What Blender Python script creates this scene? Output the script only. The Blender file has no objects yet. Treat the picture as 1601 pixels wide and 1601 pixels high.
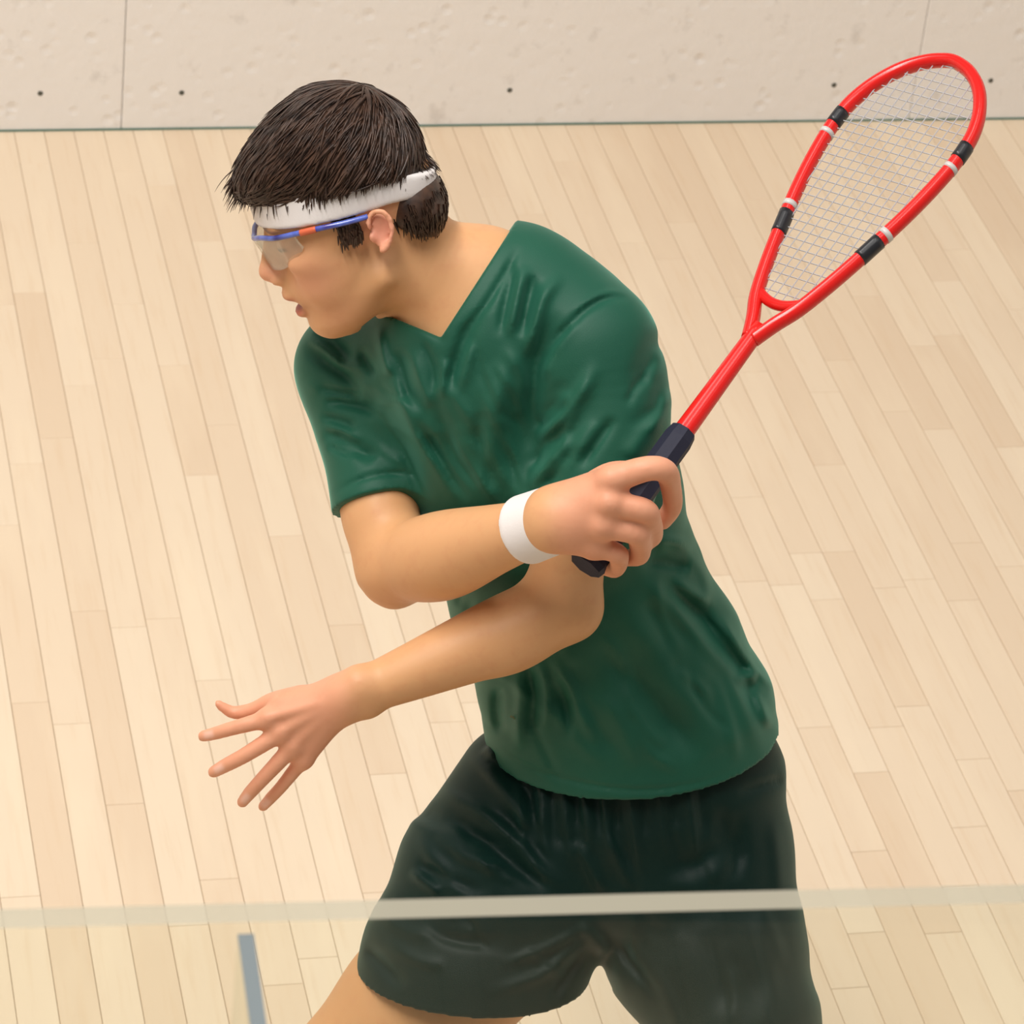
import bpy, math, random
import numpy as np
from mathutils import Matrix, Vector

random.seed(7); RNG = np.random.default_rng(7)
SC = bpy.context.scene
COL = SC.collection

# ------------------------------------------------------------------ camera, world, lights, exposure
FPX, CPX, CAMH = 5800.0, 800.5, 3.25          # focal length in pixels of a 1601 px frame, centre, camera height (m)
def nrm(v):
    v = np.asarray(v, float); return v / np.linalg.norm(v)
def ray(x, y):
    return np.array([(x - CPX) / FPX, -(y - CPX) / FPX, -1.0])
_yc = nrm(ray(-650, -3250))                    # vanishing point of the floor boards = world +Y
_nn = np.cross(ray(0, 205.5), ray(1601, 186))  # foot of the front wall = world X
_xc = nrm(np.cross(_yc, _nn)); _xc *= np.sign(_xc[0])
_zc = np.cross(_xc, _yc)
RW = np.array([_xc, _yc, _zc])                 # world = RW @ cam + (0,0,CAMH)
CAMPOS = np.array([0, 0, CAMH])
def to_world(p):
    return np.asarray(p) @ RW.T + CAMPOS
def to_cam(p):
    return (np.asarray(p, float) - CAMPOS) @ RW
def on_plane(x, y, axis, val):
    d = RW @ ray(x, y); t = (val - CAMPOS[axis]) / d[axis]; return CAMPOS + d * t

cam_d = bpy.data.cameras.new('camera'); cam = bpy.data.objects.new('camera', cam_d); COL.objects.link(cam)
cam_d.sensor_width = 36.0; cam_d.lens = 36.0 * FPX / 1601.0
cam_d.clip_start = 0.05; cam_d.clip_end = 60
M = Matrix.Identity(4)
for i in range(3):
    for j in range(3): M[i][j] = RW[i][j]
    M[i][3] = CAMPOS[i]
cam.matrix_world = M
cam_d.dof.use_dof = True; cam_d.dof.focus_distance = 3.5; cam_d.dof.aperture_fstop = 22.0
SC.camera = cam

SC.view_settings.view_transform = 'Standard'; SC.view_settings.look = 'None'
SC.view_settings.gamma = 1.0; SC.view_settings.use_curve_mapping = False
SC.view_settings.exposure = -0.16
SC.cycles.use_denoising = True

world = bpy.data.worlds.new('world'); SC.world = world; world.use_nodes = True
world.node_tree.nodes['Background'].inputs[0].default_value = (1.0, 0.965, 0.92, 1)
world.node_tree.nodes['Background'].inputs[1].default_value = 0.22

def area_light(name, loc, target, sx, sy, power, color):
    l = bpy.data.lights.new(name, 'AREA'); l.shape = 'RECTANGLE'; l.size = sx; l.size_y = sy
    l.energy = power; l.color = color
    o = bpy.data.objects.new(name, l); COL.objects.link(o); o.location = loc
    o.rotation_euler = (Vector(target) - Vector(loc)).to_track_quat('-Z', 'Y').to_euler()
    return o
# rows of ceiling lamps above the court
for lx, lp in ((-1.0, 290), (1.4, 75), (3.6, 30)):
    area_light('ceiling_lamp_row', (lx, 2.3, 5.6), (lx, 2.3, 0), 0.6, 4.2, lp, (1.0, 0.965, 0.92))

# ------------------------------------------------------------------ helpers
def srgb(r, g, b):
    f = lambda c: (c / 255 / 12.92) if c / 255 <= 0.04045 else ((c / 255 + 0.055) / 1.055) ** 2.4
    return (f(r), f(g), f(b), 1.0)

class Mat:
    def __init__(s, name):
        s.m = bpy.data.materials.new(name); s.m.use_nodes = True
        s.nt = s.m.node_tree; s.n = s.nt.nodes; s.l = s.nt.links
        s.b = s.n['Principled BSDF']
    def node(s, typ, **kw):
        n = s.n.new(typ)
        for k, v in kw.items(): setattr(n, k, v)
        return n
    def set(s, **kw):
        for k, v in kw.items(): s.b.inputs[k.replace('_', ' ')].default_value = v
        return s
    def bump(s, height, strength, dist):
        b = s.node('ShaderNodeBump'); b.inputs['Strength'].default_value = strength; b.inputs['Distance'].default_value = dist
        s.l.new(height, b.inputs['Height']); s.l.new(b.outputs[0], s.b.inputs['Normal']); return b
    def noise(s, scale, detail=3, rough=0.5, coord='Object', mapscale=None):
        tc = s.node('ShaderNodeTexCoord'); n = s.node('ShaderNodeTexNoise')
        n.inputs['Scale'].default_value = scale; n.inputs['Detail'].default_value = detail; n.inputs['Roughness'].default_value = rough
        src = tc.outputs[coord]
        if mapscale:
            mp = s.node('ShaderNodeMapping'); mp.inputs['Scale'].default_value = mapscale
            s.l.new(src, mp.inputs[0]); src = mp.outputs[0]
        s.l.new(src, n.inputs['Vector']); return n
    def ramp(s, fac, stops):
        r = s.node('ShaderNodeValToRGB'); e = r.color_ramp.elements
        while len(e) < len(stops): e.new(0.5)
        for k, (p, c) in enumerate(stops): e[k].position = p; e[k].color = c
        s.l.new(fac, r.inputs[0]); return r
    def mix(s, a, b, fac, blend='MIX'):
        m = s.node('ShaderNodeMix', data_type='RGBA', blend_type=blend)
        for sock, v in ((m.inputs[6], a), (m.inputs[7], b), (m.inputs[0], fac)):
            if hasattr(v, 'is_output'): s.l.new(v, sock)
            else: sock.default_value = v
        return m.outputs[2]
    def color(s, out): s.l.new(out, s.b.inputs['Base Color'])

def mesh_obj(name, verts, faces, mat=None, parent=None, smooth=False):
    me = bpy.data.meshes.new(name)
    if isinstance(verts, np.ndarray) and isinstance(faces, np.ndarray):
        nv, nf, k = len(verts), len(faces), faces.shape[1]
        me.vertices.add(nv); me.vertices.foreach_set('co', verts.astype(np.float32).ravel())
        me.loops.add(nf * k); me.loops.foreach_set('vertex_index', faces.astype(np.int32).ravel())
        me.polygons.add(nf); me.polygons.foreach_set('loop_start', np.arange(0, nf * k, k, dtype=np.int32))
        me.polygons.foreach_set('use_smooth', np.full(nf, smooth)); me.update(calc_edges=True); me.validate()
    else:
        me.from_pydata([tuple(v) for v in verts], [], [tuple(f) for f in faces]); me.update()
        if smooth: me.polygons.foreach_set('use_smooth', [True] * len(me.polygons))
    if mat: me.materials.append(mat)
    o = bpy.data.objects.new(name, me); COL.objects.link(o)
    if parent: o.parent = parent; o.matrix_parent_inverse = parent.matrix_world.inverted()
    return o
def empty(name, loc):
    o = bpy.data.objects.new(name, None); COL.objects.link(o); o.location = loc
    o.matrix_world = Matrix.Translation(Vector(loc)); o.empty_display_size = 0.1; return o
def tag(o, label=None, cat=None, group=None, kind=None):
    for k, v in (('label', label), ('category', cat), ('group', group), ('kind', kind)):
        if v: o[k] = v
    return o
BOXF = [(0, 3, 2, 1), (4, 5, 6, 7), (0, 1, 5, 4), (1, 2, 6, 5), (2, 3, 7, 6), (3, 0, 4, 7)]
def box_v(x0, x1, y0, y1, z0, z1):
    return [(x0, y0, z0), (x1, y0, z0), (x1, y1, z0), (x0, y1, z0), (x0, y0, z1), (x1, y0, z1), (x1, y1, z1), (x0, y1, z1)]
def tube(points, radii, seg=12, closed=False, squash=None):
    """verts, quads of a tube along points (numpy Nx3). squash=(dir, factor) flattens along dir."""
    P = np.asarray(points, float); n = len(P); radii = np.broadcast_to(np.asarray(radii, float), (n,))
    T = np.roll(P, -1, 0) - np.roll(P, 1, 0) if closed else np.gradient(P, axis=0)
    T /= np.linalg.norm(T, axis=1)[:, None]
    ref = np.array([0.13, 0.27, 0.95]); 
    if abs(T[0] @ ref) > 0.9: ref = np.array([1.0, 0, 0])
    u = nrm(np.cross(T[0], ref)); V = []
    for i in range(n):
        u = nrm(u - (u @ T[i]) * T[i]); w = np.cross(T[i], u)
        a = np.linspace(0, 2 * np.pi, seg, endpoint=False)
        off = np.outer(np.cos(a), u) + np.outer(np.sin(a), w)
        if squash is not None:
            dd = nrm(squash[0]); off = off - np.outer(off @ dd, dd) * (1 - squash[1])
        V.append(P[i] + radii[i] * off)
    V = np.concatenate(V); F = []
    m = n if closed else n - 1
    for i in range(m):
        for j in range(seg):
            a0 = i * seg + j; a1 = i * seg + (j + 1) % seg; b0 = ((i + 1) % n) * seg + j; b1 = ((i + 1) % n) * seg + (j + 1) % seg
            F.append((a0, a1, b1, b0))
    if not closed:
        c0, c1 = len(V), len(V) + 1
        V = np.concatenate([V, P[:1], P[-1:]])
        for j in range(seg):
            F.append((c0, (j + 1) % seg, j, j)); F.append((c1, (n - 1) * seg + j, (n - 1) * seg + (j + 1) % seg, (n - 1) * seg + (j + 1) % seg))
    F = [tuple(dict.fromkeys(q)) for q in F]
    return V, F
def smooth_path(pts, n, closed=False):
    P = np.asarray(pts, float); k = len(P); out = []
    m = k if closed else k - 1
    for s in np.linspace(0, m, n, endpoint=not closed):
        i = min(int(s), m - 1); t = s - i
        g = (lambda q: P[q % k]) if closed else (lambda q: P[max(0, min(k - 1, q))])
        p0, p1, p2, p3 = g(i - 1), g(i), g(i + 1), g(i + 2)
        out.append(0.5 * (2 * p1 + (p2 - p0) * t + (2 * p0 - 5 * p1 + 4 * p2 - p3) * t * t + (3 * p1 - p0 - 3 * p2 + p3) * t ** 3))
    return np.array(out)

# ------------------------------------------------------------------ implicit-surface modeller (numpy)
class Field:
    def __init__(s): s.p = []; s.post = None; s.pre = None
    def add(s, fn, c, R, k=0.01, op='u'): s.p.append((fn, np.asarray(c, float), R, k, op))
    def cone(s, a, b, ra, rb, k=0.01, op='u'):
        a = np.asarray(a, float); b = np.asarray(b, float); ab = b - a; L2 = ab @ ab + 1e-12
        def fn(P):
            t = np.clip((P - a) @ ab / L2, 0, 1)
            return np.linalg.norm(P - a - t[..., None] * ab, axis=-1) - (ra + (rb - ra) * t)
        s.add(fn, (a + b) / 2, math.sqrt(L2) / 2 + max(ra, rb), k, op)
    def chain(s, pts, k=0.01, op='u', sub=5):
        Q = np.array([[*p, r] for p, r in pts])
        if len(Q) > 2: Q = smooth_path(Q, (len(Q) - 1) * sub + 1)
        else: Q = smooth_path(Q, 3)
        A, Bq = Q[:-1], Q[1:]
        def fn(P):
            best = np.full(P.shape[:2], 0.3); Cb = P.mean(1); rb = float(np.linalg.norm(P[0] - Cb[0], axis=1).max())
            for a, b in zip(A, Bq):
                ab = b[:3] - a[:3]; L2 = ab @ ab + 1e-12
                mk = np.linalg.norm(Cb - (a[:3] + b[:3]) / 2, axis=1) < math.sqrt(L2) / 2 + max(a[3], b[3]) + rb + k + 0.03
                if not mk.any(): continue
                q = P[mk] - a[:3]; t = np.clip(q @ ab / L2, 0, 1); q = q - t[..., None] * ab
                d = np.sqrt(np.einsum('...i,...i', q, q)) - (a[3] + (b[3] - a[3]) * t)
                best[mk] = np.minimum(best[mk], d)
            return best
        c = (Q[:, :3].min(0) + Q[:, :3].max(0)) / 2
        s.add(fn, c, float((np.linalg.norm(Q[:, :3] - c, axis=1) + Q[:, 3]).max()), k, op)
    def econe(s, a, b, wa, wb, k=0.01, op='u', v=(0, 0, 1)):
        """tapered elliptic segment, wa = (half width across, half depth along v)"""
        a = np.asarray(a, float); b = np.asarray(b, float); ab = b - a; L = np.linalg.norm(ab); ax = ab / L
        vv = np.asarray(v, float); vv = nrm(vv - (vv @ ax) * ax); uu = np.cross(ax, vv)
        wa = np.asarray(wa, float); wb = np.asarray(wb, float)
        def fn(P):
            q = P - a; h = q @ ax; t = np.clip(h / L, 0, 1); ex = h - t * L
            ru = wa[0] + (wb[0] - wa[0]) * t; rv = wa[1] + (wb[1] - wa[1]) * t; re = np.minimum(ru, rv) * 0.8
            x = q @ uu; y = q @ vv
            k0 = np.sqrt((x / ru) ** 2 + (y / rv) ** 2 + (ex / re) ** 2) + 1e-9
            k1 = np.sqrt((x / ru ** 2) ** 2 + (y / rv ** 2) ** 2 + (ex / re ** 2) ** 2) + 1e-9
            return k0 * (k0 - 1) / k1
        s.add(fn, (a + b) / 2, L / 2 + max(wa.max(), wb.max()), k, op)
    def ell(s, c, axes, r, k=0.01, op='u'):
        c = np.asarray(c, float); A = np.asarray(axes, float); r = np.asarray(r, float)
        def fn(P):
            q = (P - c) @ A.T
            k0 = np.linalg.norm(q / r, axis=-1) + 1e-9; k1 = np.linalg.norm(q / r ** 2, axis=-1) + 1e-9
            return k0 * (k0 - 1) / k1
        s.add(fn, c, r.max(), k, op)
    def eval(s, P, C, rad):
        """P (B,M,3) points of B blocks with centres C and radius rad"""
        D = np.full(P.shape[:2], 0.3)
        for fn, c, R, k, op in s.p:
            m = np.linalg.norm(C - c, axis=1) < R + rad + k + 0.03
            if not m.any(): continue
            d = fn(P[m]); e = D[m]
            if op == 'u':
                h = np.maximum(k - np.abs(e - d), 0) / k; D[m] = np.minimum(e, d) - h * h * k / 4
            else:
                d = -d; h = np.maximum(k - np.abs(e - d), 0) / k; D[m] = np.maximum(e, d) + h * h * k / 4
        if s.post: D = s.post(P, D, C, rad)
        return D
    def mesh(s, h, lo=None, hi=None, n=8):
        if lo is None:
            u = [(c, R) for _, c, R, _, op in s.p if op == 'u']
            lo = np.min([c - R for c, R in u], 0) - 0.02; hi = np.max([c + R for c, R in u], 0) + 0.02
        B = n * h; nb = np.ceil((hi - lo) / B).astype(int)
        gi = np.stack(np.meshgrid(*[np.arange(q) for q in nb], indexing='ij'), -1).reshape(-1, 3)
        C = lo + (gi + 0.5) * B; rad = B * 0.87
        keep = []
        for q in range(0, len(C), 60000):
            d = s.eval(C[q:q + 60000, None, :], C[q:q + 60000], 0.0 + rad)[:, 0]
            keep.append(np.abs(d) < rad * 1.7)
        gi = gi[np.concatenate(keep)]
        off = np.stack(np.meshgrid(*[np.arange(n + 1)] * 3, indexing='ij'), -1).reshape(-1, 3)
        G = int(nb.max() * n + 4)
        ids, pos, edges = [], [], []
        for q in range(0, len(gi), 1500):
            g = gi[q:q + 1500]; C = lo + (g + 0.5) * B
            P = lo + (g[:, None, :] * n + off[None]) * h
            D = s.eval(P, C, rad).reshape(-1, n + 1, n + 1, n + 1)
            P = None
            sg = D < 0
            acc = np.zeros((len(g), n, n, n, 3)); cnt = np.zeros((len(g), n, n, n))
            for ax in range(3):
                for o1 in (0, 1):
                    for o2 in (0, 1):
                        sl0 = [slice(None)] * 4; sl1 = [slice(None)] * 4
                        oth = [i for i in range(3) if i != ax]
                        for i, o in zip(oth, (o1, o2)): sl0[i + 1] = sl1[i + 1] = slice(o, o + n)
                        sl0[ax + 1] = slice(0, n); sl1[ax + 1] = slice(1, n + 1)
                        d0 = D[tuple(sl0)]; d1 = D[tuple(sl1)]; cr = (d0 < 0) != (d1 < 0)
                        t = np.where(cr, d0 / np.where(cr, d0 - d1, 1), 0)
                        cnt += cr; acc[..., ax] += t
                        acc[..., oth[0]] += cr * o1; acc[..., oth[1]] += cr * o2
                # sign-changing edges owned by this block
                sl0 = [slice(None), slice(0, n), slice(0, n), slice(0, n)]; sl1 = list(sl0); sl1[ax + 1] = slice(1, n + 1)
                a = sg[tuple(sl0)]; b = sg[tuple(sl1)]
                w = np.argwhere(a != b)
                if len(w): edges.append(np.c_[g[w[:, 0]] * n + w[:, 1:], np.full(len(w), ax), a[tuple(w.T)]])
            w = np.argwhere(cnt > 0)
            if len(w):
                cell = g[w[:, 0]] * n + w[:, 1:]; tw = tuple(w.T)
                ids.append((cell[:, 0].astype(np.int64) * G + cell[:, 1]) * G + cell[:, 2])
                pos.append(lo + (cell + acc[tw] / cnt[tw][:, None]) * h)
        ids = np.concatenate(ids); pos = np.concatenate(pos); o = np.argsort(ids); ids = ids[o]; pos = pos[o]
        E = np.concatenate(edges); quads = []
        for ax in range(3):
            e = E[E[:, 3] == ax]; a1, a2 = (ax + 1) % 3, (ax + 2) % 3
            def cid(s1, s2):
                c = e[:, :3].copy(); c[:, a1] -= s1; c[:, a2] -= s2
                return (c[:, 0].astype(np.int64) * G + c[:, 1]) * G + c[:, 2]
            q = np.stack([cid(1, 1), cid(0, 1), cid(0, 0), cid(1, 0)], 1)
            ix = np.clip(np.searchsorted(ids, q), 0, len(ids) - 1); ok = (ids[ix] == q).all(1)
            ix = ix[ok]; ins = e[ok][:, 4] == 1
            ix[~ins] = ix[~ins][:, ::-1]; quads.append(ix)
        F = np.concatenate(quads)
        # light relaxation
        for lam in (0.6, -0.62) * 6 + (0.3,):
            S = np.zeros_like(pos); N = np.zeros(len(pos))
            for i in range(4):
                a = F[:, i]; b = F[:, (i + 1) % 4]
                for k in range(3): S[:, k] += np.bincount(a, pos[b, k], len(pos)) + np.bincount(b, pos[a, k], len(pos))
                N += np.bincount(a, minlength=len(pos)) + np.bincount(b, minlength=len(pos))
            pos = pos + lam * (S / np.maximum(N, 1)[:, None] - pos)
        return pos, F

# ------------------------------------------------------------------ setting: boarded floor
YW = 5.98874                                   # foot of the front wall
PW, PX0 = 0.05425, 0.4593                      # board width and phase
m = Mat('maple_board')
oi = m.node('ShaderNodeObjectInfo')
grain = m.noise(9, 5, 0.6, 'Object', (9, 0.55, 1)); 
fl = m.noise(2.1, 3, 0.55, 'Object', (6, 1.0, 1)); 
addv = m.node('ShaderNodeVectorMath', operation='ADD')   # shift the grain from board to board
for nd in (grain, fl):
    mp = nd.inputs['Vector'].links[0].from_node; tc = mp.inputs[0].links[0].from_socket
    va = m.node('ShaderNodeVectorMath', operation='ADD'); vs = m.node('ShaderNodeVectorMath', operation='SCALE')
    cv = m.node('ShaderNodeCombineXYZ'); m.l.new(oi.outputs['Random'], cv.inputs[0]); m.l.new(oi.outputs['Random'], cv.inputs[1])
    m.l.new(cv.outputs[0], vs.inputs[0]); vs.inputs['Scale'].default_value = 37
    m.l.new(tc, va.inputs[0]); m.l.new(vs.outputs[0], va.inputs[1]); m.l.new(va.outputs[0], mp.inputs[0])
m.n.remove(addv)
BOARD_LO, BOARD_MID, BOARD_HI = srgb(229, 206, 178), srgb(234, 213, 186), srgb(238, 219, 193)
base = m.ramp(oi.outputs['Random'], [(0.0, BOARD_LO), (0.45, BOARD_MID), (1.0, BOARD_HI)])
c1 = m.mix(base.outputs[0], srgb(222, 192, 156), m.ramp(grain.outputs[0], [(0.52, (0, 0, 0, 1)), (0.78, (.4, .4, .4, 1))]).outputs[0])
c2 = m.mix(c1, srgb(246, 228, 200), m.ramp(fl.outputs[0], [(0.5, (0, 0, 0, 1)), (0.75, (.45, .45, .45, 1))]).outputs[0])
m.color(c2); m.set(Roughness=0.42, Specular_IOR_Level=0.35)
MAT_BOARD = m.m
m = Mat('maple_board_far'); gi_ = m.node('ShaderNodeNewGeometry')
m.color(m.ramp(gi_.outputs['Random Per Island'], [(0.0, BOARD_LO), (0.45, BOARD_MID), (1.0, BOARD_HI)]).outputs[0]); m.set(Roughness=0.42, Specular_IOR_Level=0.35)
MAT_BOARD_FAR = m.m
m = Mat('floor_joint'); m.set(Base_Color=srgb(150, 118, 84), Roughness=0.8); MAT_JOINT = m.m

FX0, FX1, FY0 = -2.6, 4.9, -1.0
floor = mesh_obj('floor', box_v(FX0, FX1, FY0, YW + 0.12, -0.10, -0.014), BOXF, MAT_JOINT)
tag(floor, 'pale maple strip floor of the squash court', None, None, 'structure')
def board_mesh(x0, x1, y0, y1):
    g, b, zt, zb = 0.00035, 0.0007, 0.0, -0.014
    x0 += g; x1 -= g; y0 += g; y1 -= g
    V = [(x0, y0, zb), (x1, y0, zb), (x1, y1, zb), (x0, y1, zb), (x0, y0, zt - b), (x1, y0, zt - b), (x1, y1, zt - b), (x0, y1, zt - b),
         (x0 + b, y0 + b, zt), (x1 - b, y0 + b, zt), (x1 - b, y1 - b, zt), (x0 + b, y1 - b, zt)]
    F = [(0, 1, 5, 4), (1, 2, 6, 5), (2, 3, 7, 6), (3, 0, 4, 7), (4, 5, 9, 8), (5, 6, 10, 9), (6, 7, 11, 10), (7, 4, 8, 11), (8, 9, 10, 11)]
    return V, F
# butt joints read off the photograph (right end of the joint, pixel)
JOINTS = {}
for px, py in [(1535, 1186), (1368, 1207), (1477, 1458), (1353, 1458), (1528, 1292), (1354, 1331), (1274, 1137), (1395, 1136),
               (141, 1130), (532, 1495), (478, 1537), (108, 684), (192, 560), (145, 602), (280, 571), (1327, 862), (1405, 918),
               (1455, 905), (1300, 937), (1176, 909), (1250, 865), (1435, 642), (1530, 848), (600, 1210), (825, 335), (1176, 777), (330, 1375)]:
    w = on_plane(px, py, 2, 0.0); JOINTS.setdefault(int(math.floor((w[0] - 0.012 - PX0) / PW)), []).append(float(w[1]))
vis, farV, farF = [], [], []
cols = range(int(math.floor((FX0 - PX0) / PW)), int((FX1 - PX0) / PW))
for ci in cols:
    x0 = PX0 + ci * PW; x1 = x0 + PW
    ys = sorted(JOINTS.get(ci, []))
    cuts = list(ys)
    y = FY0
    y += random.uniform(0.1, 0.9)
    while y < YW - 0.1:
        if all(abs(y - c) > 0.24 for c in cuts): cuts.append(y)
        y += random.uniform(0.35, 1.15)
    cuts = sorted(cuts); seq = [FY0] + cuts + [YW]
    for a, b in zip(seq[:-1], seq[1:]):
        V, F = board_mesh(x0, x1, a, b)
        # does any corner region lie in the frame?
        q = to_cam(np.array([(xx, yy, 0) for xx in (x0, x1) for yy in np.linspace(a, b, 9)]))
        px = CPX + FPX * q[:, 0] / -q[:, 2]; py = CPX - FPX * q[:, 1] / -q[:, 2]
        if ((px > -20) & (px < 1621) & (py > -20) & (py < 1640) & (q[:, 2] < -0.3)).any(): vis.append((V, F))
        else:
            k = len(farV); farV += V; farF += [tuple(i + k for i in f) for f in F]
for V, F in vis[:300]:
    mesh_obj('floor_board', V, F, MAT_BOARD, floor)
for V, F in vis[300:]:
    k = len(farV); farV += V; farF += [tuple(i + k for i in f) for f in F]
tag(mesh_obj('outer_floor_boards', farV, farF, MAT_BOARD_FAR, floor), kind='stuff')

# ------------------------------------------------------------------ setting: front wall of screwed panels
m = Mat('wall_panel')
tc = m.node('ShaderNodeTexCoord')
n1 = m.noise(34, 4, 0.6); n2 = m.noise(7, 3, 0.6); n3 = m.noise(16, 5, 0.65, 'Object', (1.0, 1, 0.8))
vo = m.node('ShaderNodeTexVoronoi'); vo.inputs['Scale'].default_value = 26; m.l.new(tc.outputs['Object'], vo.inputs['Vector'])
dent = m.ramp(vo.outputs['Distance'], [(0.0, (0, 0, 0, 1)), (0.34, (1, 1, 1, 1))])
zone = m.ramp(n2.outputs[0], [(0.42, (0, 0, 0, 1)), (0.62, (1, 1, 1, 1))])
hgt = m.mix((1, 1, 1, 1), dent.outputs[0], zone.outputs[0])
hgt2 = m.mix(hgt, n1.outputs[0], 0.35)
col = m.mix(srgb(241, 237, 233), srgb(204, 198, 192), m.ramp(n3.outputs[0], [(0.60, (0, 0, 0, 1)), (0.74, (.55, .55, .55, 1))]).outputs[0])
m.color(col); m.set(Roughness=0.6, Specular_IOR_Level=0.25); m.bump(hgt2, 0.9, 0.006)
MAT_WALL = m.m
m = Mat('wall_backing'); m.set(Base_Color=srgb(150, 142, 132), Roughness=0.9); MAT_BACK = m.m
m = Mat('screw_steel'); m.set(Base_Color=srgb(96, 98, 92), Roughness=0.45, Metallic=0.6); MAT_SCREW = m.m
m = Mat('skirting_green'); m.set(Base_Color=srgb(86, 122, 110), Roughness=0.6); MAT_TRIM = m.m
m = Mat('trim_lower'); m.set(Base_Color=srgb(120, 140, 130), Roughness=0.6)

wallf = mesh_obj('wall_front', box_v(FX0, FX1, YW + 0.020, YW + 0.12, 0, 3.2), BOXF, MAT_BACK)
tag(wallf, 'off-white dented front wall of the court', None, None, 'structure')
seam1 = on_plane(190, 190, 1, YW)[0]; seam2 = on_plane(1424, 170, 1, YW)[0]; pwid = seam2 - seam1
k = math.ceil((seam1 - FX0) / pwid); xs = [seam1 + pwid * i for i in range(-k, 8)]
def panel_mesh(x0, x1, z0, z1, y):
    g, b, t = 0.0006, 0.0015, 0.02
    x0 += g; x1 -= g
    V = [(x0, y + t, z0), (x1, y + t, z0), (x1, y + t, z1), (x0, y + t, z1), (x0, y + b, z0), (x1, y + b, z0), (x1, y + b, z1), (x0, y + b, z1),
         (x0 + b, y, z0), (x1 - b, y, z0), (x1 - b, y, z1), (x0 + b, y, z1)]
    F = [(0, 4, 5, 1), (1, 5, 6, 2), (2, 6, 7, 3), (3, 7, 4, 0), (4, 8, 9, 5), (5, 9, 10, 6), (6, 10, 11, 7), (7, 11, 8, 4), (8, 11, 10, 9)]
    return V, F
for a, b in zip(xs[:-1], xs[1:]):
    a, b = max(a, FX0), min(b, FX1)
    if b - a > 0.05:
        V, F = panel_mesh(a, b, 0.0035, 3.2, YW); mesh_obj('wall_panel', V, F, MAT_WALL, wallf)
def disc(r, seg, y0, y1):
    V = [(r * math.cos(t), y0, r * math.sin(t)) for t in np.linspace(0, 2 * np.pi, seg, endpoint=False)]
    V += [(0.8 * r * math.cos(t), y1, 0.8 * r * math.sin(t)) for t in np.linspace(0, 2 * np.pi, seg, endpoint=False)]
    F = [(i, (i + 1) % seg, seg + (i + 1) % seg, seg + i) for i in range(seg)] + [tuple(range(seg, 2 * seg))]
    return V, F
scr = None
for px, py in [(63, 146), (284, 145), (797, 141), (1304, 133), (1549, 126)]:
    w = on_plane(px, py, 1, YW)
    if scr is None:
        V, F = disc(0.0052, 10, 0.0, -0.0012); scr = mesh_obj('screw', V, F, MAT_SCREW, wallf); o = scr
    else:
        o = scr.copy(); COL.objects.link(o)
    o.location = w
m = Mat('side_wall_plaster'); pn = m.noise(3, 4, 0.6)
m.color(m.ramp(pn.outputs[0], [(0.3, srgb(226, 221, 214)), (0.7, srgb(236, 232, 226))]).outputs[0]); m.set(Roughness=0.7)
for nm, xa, xb, lb in (('wall_left', FX0 - 0.12, FX0, 'white plastered left side wall of the court'), ('wall_right', FX1, FX1 + 0.12, 'white plastered right side wall of the court')):
    tag(mesh_obj(nm, box_v(xa, xb, 1.4, YW + 0.12, 0, 3.2), BOXF, m.m), lb, None, None, 'structure')
trim = mesh_obj('trim_1', box_v(FX0, FX1, YW - 0.002, YW + 0.019, 0.0002, 0.0034), BOXF, MAT_TRIM)
tag(trim, 'thin dark green line along the foot of the front wall', None, None, 'structure')

# ------------------------------------------------------------------ setting: glass back wall
def glass_material(name, tint, gl, haze=0.0):
    m = Mat(name); m.n.remove(m.b)
    out = m.n['Material Output']; tr = m.node('ShaderNodeBsdfTransparent'); tr.inputs[0].default_value = tint
    go = m.node('ShaderNodeBsdfGlossy'); go.inputs['Roughness'].default_value = 0.02
    fr = m.node('ShaderNodeFresnel'); fr.inputs['IOR'].default_value = 1.3
    mul = m.node('ShaderNodeMath', operation='MULTIPLY'); mul.inputs[1].default_value = gl
    mx = m.node('ShaderNodeMixShader'); m.l.new(fr.outputs[0], mul.inputs[0]); m.l.new(mul.outputs[0], mx.inputs[0])
    m.l.new(tr.outputs[0], mx.inputs[1]); m.l.new(go.outputs[0], mx.inputs[2]); last = mx.outputs[0]
    if haze:
        df = m.node('ShaderNodeBsdfDiffuse'); df.inputs[0].default_value = (0.9, 0.88, 0.82, 1); m2 = m.node('ShaderNodeMixShader'); m2.inputs[0].default_value = haze
        m.l.new(last, m2.inputs[1]); m.l.new(df.outputs[0], m2.inputs[2]); last = m2.outputs[0]
    m.l.new(last, out.inputs['Surface'])
    return m.m
MAT_PANE = glass_material('toughened_glass', (0.967, 0.982, 0.957, 1), 0.6)
m = Mat('glass_edge'); m.set(Base_Color=srgb(164, 158, 140), Roughness=0.35, Alpha=0.74); MAT_EDGE = m.m
m = Mat('joint_seal'); m.set(Base_Color=srgb(112, 122, 126), Roughness=0.4, Alpha=0.85); MAT_SEAL = m.m
GH, GT = 2.05, 0.0145
gl_a = on_plane(0, 1449, 2, GH); gl_b = on_plane(1601, 1409, 2, GH)
gdir = nrm((gl_b - gl_a) * [1, 1, 0]); gnor = np.array([-gdir[1], gdir[0], 0.0])     # points into the court
def gpt(s, t, z): q = gl_a + gdir * s + gnor * t; return (q[0], q[1], z)
gs = float(np.dot(on_plane(385, 1444, 2, GH) - gl_a, gdir))
gwall = empty('wall_back', gpt(gs, 0, 0)); tag(gwall, 'clear glass back wall in front of the player', None, None, 'structure')
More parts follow.
